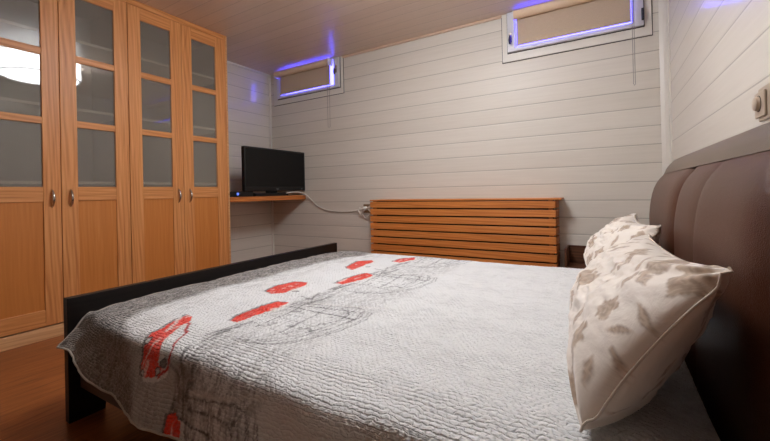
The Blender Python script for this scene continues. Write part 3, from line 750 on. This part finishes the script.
    pts2 = [tuple(P[0, j]) for j in range(0, nt, 6)]; tube(bm, pts2, .0032, 6)
    WPOS[o.name] = base
    obj('hem_piping', bm, plain('beige_piping', lin(176, 166, 154), .8), o)
    return P
coverlet()

# ------------------------------------------------------------------ pillows
def pillow(label, c, ywid, hgt, thick, lean, seed, taper=0):
    """c: centre of the lower edge line (x, y, z); leans back toward the headboard"""
    nu, nv = 150, 110
    u = np.linspace(-1, 1, nu); v = np.linspace(-1, 1, nv); U, V_ = np.meshgrid(u, v, indexing='ij')
    r = np.random.RandomState(seed)
    ear = (np.abs(U)**4)*(np.abs(V_)**4)
    pinch_u = 1-.085*(1-V_**2)**1.2*0-.0
    A = U*ywid/2*(1-.07*(1-np.abs(V_)**1.2)*np.abs(U)**3*0)*(1-.060*(1-V_**2)*np.abs(U)**2)
    B = V_*hgt/2*(1-(.05+.17*(V_ > 0))*(1-U**2)*np.abs(V_)**2)
    th = np.clip((1-np.abs(U)**2.6), 0, 1)**.55*np.clip((1-np.abs(V_)**2.6), 0, 1)**.55*thick/2*(1-.32*V_)
    wr = (fbm(U*4+seed+20, V_*3+20, seed)-.5)*2; wr2 = (fbm(U*9+seed, V_*7, seed+4)-.5)*2
    edge = np.clip(1-np.maximum(np.abs(U), np.abs(V_)), 0, 1)
    # gathers running in from the ears
    ang = np.arctan2(np.abs(V_)-1.05, np.abs(U)-1.05); rad = np.hypot(np.abs(U)-1.05, np.abs(V_)-1.05)
    gath = np.sin(ang*13+seed)*np.exp(-rad*3.2)*sst(0, .25, rad)
    out = []
    Lr = math.radians(lean)
    wv = np.array([-math.sin(Lr), 0, math.cos(Lr)])*-1     # normal of the sleeping face: toward -x and up
    upv = np.array([math.cos(Lr), 0, math.sin(Lr)])          # runs up the pillow (toward headboard)
    nrm = np.array([-math.sin(Lr), 0, math.cos(Lr)])
    C = np.array(c)
    verts = []
    for sgn in (1, -1):
        D = sgn*(th*(1 if sgn > 0 else .75))+sgn*edge*(.030*wr+.010*wr2)*1.2+.013*gath
        D = D+.02*(V_**2)*0
        p = C+A[..., None]*np.array([0, 1, 0])+((B+hgt/2)*(1-taper*(U+1)/2))[..., None]*upv+D[..., None]*nrm
        p[..., 0] += .015*np.sin(U*2.2+seed)
        # sag: weight settles toward the bottom
        verts.append(p)
    pf, pb = verts
    # lower edge rests on the bed
    for p in (pf, pb):
        p[..., 2] = np.maximum(p[..., 2], -.414+.0*p[..., 2])
    base = C
    idf = np.arange(nu*nv).reshape(nu, nv); idb = idf+nu*nv
    F1 = np.stack([idf[:-1, :-1], idf[1:, :-1], idf[1:, 1:], idf[:-1, 1:]], -1).reshape(-1, 4)
    F2 = np.stack([idb[:-1, :-1], idb[:-1, 1:], idb[1:, 1:], idb[1:, :-1]], -1).reshape(-1, 4)
    Vv = np.concatenate([pf.reshape(-1, 3), pb.reshape(-1, 3)])-base
    me = bpy.data.meshes.new('pillow'); F = np.concatenate([F1, F2])
    me.from_pydata(Vv.tolist(), [], F.tolist())
    # print: roses and leaves
    cols = np.ones((2,)+U.shape+(3,))*np.array(lin(232, 222, 210)[:3])
    for side, (sx) in enumerate((1, 1)):
        a_ = U*ywid/2; b_ = V_*hgt/2
        aw = a_+.008*(fbm(a_*40, b_*40, seed+20)-.5)*2; bw = b_+.008*(fbm(a_*40, b_*40, seed+21)-.5)*2
        spots = FLOWERS[seed % len(FLOWERS)] if side == 0 else [(s[0], s[1]+.02, s[2], s[3], s[4]) for s in FLOWERS[(seed+1) % len(FLOWERS)]]
        C_ = cols[side]
        for (fa, fb_, R_, rot, kind) in spots:
            dx, dy = aw-fa, bw-fb_; cr, sr = math.cos(rot), math.sin(rot); ex, ey = dx*cr+dy*sr, -dx*sr+dy*cr
            if kind == 'rose':
                rr = np.hypot(ex, ey)/R_; an = np.arctan2(ey, ex)
                lim = 1+.16*np.sin(an*5+fa*40)+.08*np.sin(an*9)
                m_ = sst(lim, lim*.86, rr)
                pet = .5+.5*np.sin(rr*11+1.6*np.sin(an*3+rr*4))
                tone = .35+.5*pet*(fbm(aw*60, bw*60, seed+3)+.3)
                c1 = np.array(lin(108, 80, 56)[:3]); c2 = np.array(lin(206, 184, 160)[:3])
                cc = c1*(1-tone[..., None].clip(0, .85))+c2*tone[..., None].clip(0, .85)
                C_ = C_*(1-m_[..., None]*.92)+cc*m_[..., None]*.92
            else:
                wdt = R_*.34*(1-(ex/R_)**2).clip(0, 1)**.8
                m_ = sst(0, .006, wdt-np.abs(ey))*.75
                vein = (np.abs(ey) < .0022)|((np.abs(np.sin((ex+np.abs(ey))*110)) < .18))
                cc = np.where(vein[..., None], np.array(lin(180, 152, 124)[:3]), np.array(lin(136, 106, 80)[:3]))
                C_ = C_*(1-m_[..., None])+cc*m_[..., None]
        cols[side] = C_
    cf = cols.reshape(-1, 3)
    ca = me.color_attributes.new('print', 'FLOAT_COLOR', 'POINT'); ca.data.foreach_set('color', np.concatenate([cf, np.ones((len(cf), 1))], 1).astype(np.float32).ravel())
    bmx = bmesh.new(); bmx.from_mesh(me); bmesh.ops.remove_doubles(bmx, verts=bmx.verts[:], dist=.0006); bmesh.ops.recalc_face_normals(bmx, faces=bmx.faces[:]); bmx.to_mesh(me); bmx.free()
    for p in me.polygons: p.use_smooth = True
    me.materials.append(m_pillow)
    o = bpy.data.objects.new('pillow', me); COL.objects.link(o); o.location = base; WPOS[o.name] = Vector(base)
    o.modifiers.new('sub', 'SUBSURF').levels = 1; o.modifiers['sub'].render_levels = 1
    # piped seam round the edge
    ed = [pf[i, 0] for i in range(nu)]+[pf[-1, j] for j in range(nv)]+[pf[i, -1] for i in range(nu-1, -1, -1)]+[pf[0, j] for j in range(nv-1, -1, -1)]
    bm = new_bm(); tube(bm, [tuple(p) for p in ed[::3]], .0022, 6)
    obj('seam', bm, plain('seam_thread', lin(206, 192, 176), .8), o)
    tag(o, label, 'pillow', 'beige flowered pillows against the headboard')
    return o, pf
def pil_mat():
    a = M('flowered_satin_cotton'); at = a.n('ShaderNodeAttribute', attribute_name='print')
    n = a.noise(a.coord(), 14, 4, .5, .6); f = a.noise(a.coord(), 900, 2)
    a.set(at.outputs['Color'], .5, 0, .35, a.bump(n, .4, .012, a.bump(f, .1, .0005))); a.b.inputs['Sheen Weight'].default_value = .3
    return a.m
m_pillow = pil_mat()
def scatter(seed, fixed):
    r = random.Random(seed); L_ = list(fixed); n = 0
    while len(L_) < 46 and n < 4000:
        n += 1; a_, b_ = r.uniform(-.36, .36), r.uniform(-.165, .165)
        if all(math.hypot(a_-q[0], b_-q[1]) > .040 for q in L_):
            k = 'rose' if r.random() < .45 else 'leaf'
            L_.append((a_, b_, r.uniform(.025, .034) if k == 'rose' else r.uniform(.026, .036), r.uniform(0, 6.28), k))
    return L_
FLOWERS = [
 scatter(5, [(-.350, .125, .032, .3, 'rose'), (-.280, .0, .027, 1.2, 'rose'), (-.272, -.080, .032, .6, 'rose'), (-.348, -.095, .032, 1.2, 'leaf'), (-.355, .035, .030, .5, 'leaf'), (-.340, -.01, .030, 2.4, 'leaf'),
             (-.322, -.158, .028, .2, 'rose'), (-.24, .065, .036, .8, 'leaf'), (-.08, .10, .036, .4, 'rose'), (-.10, .05, .036, 1.0, 'leaf'), (-.19, .10, .034, .9, 'leaf'), (-.37, -.05, .026, .9, 'leaf')]),
 scatter(9, [(-.33, .09, .030, .4, 'rose'), (-.26, .03, .034, 1.1, 'leaf'), (-.23, -.04, .030, .2, 'rose'), (-.28, .135, .030, 2, 'leaf')])]
pillow('beige rose-patterned pillow nearest the camera, leaning on the headboard', (-.040, 1.068, -.404), .755, .345, .215, 56, 2, .12)
pillow('beige rose-patterned pillow behind the nearest one, close to the radiator', (-.040, 1.86, -.404), .70, .330, .20, 56, 3)

# ------------------------------------------------------------------ raise everything so the floor is z = 0
for o in list(SC.objects):
    if o.parent is None and o.type in {'MESH', 'EMPTY'}: o.location.z += ZO
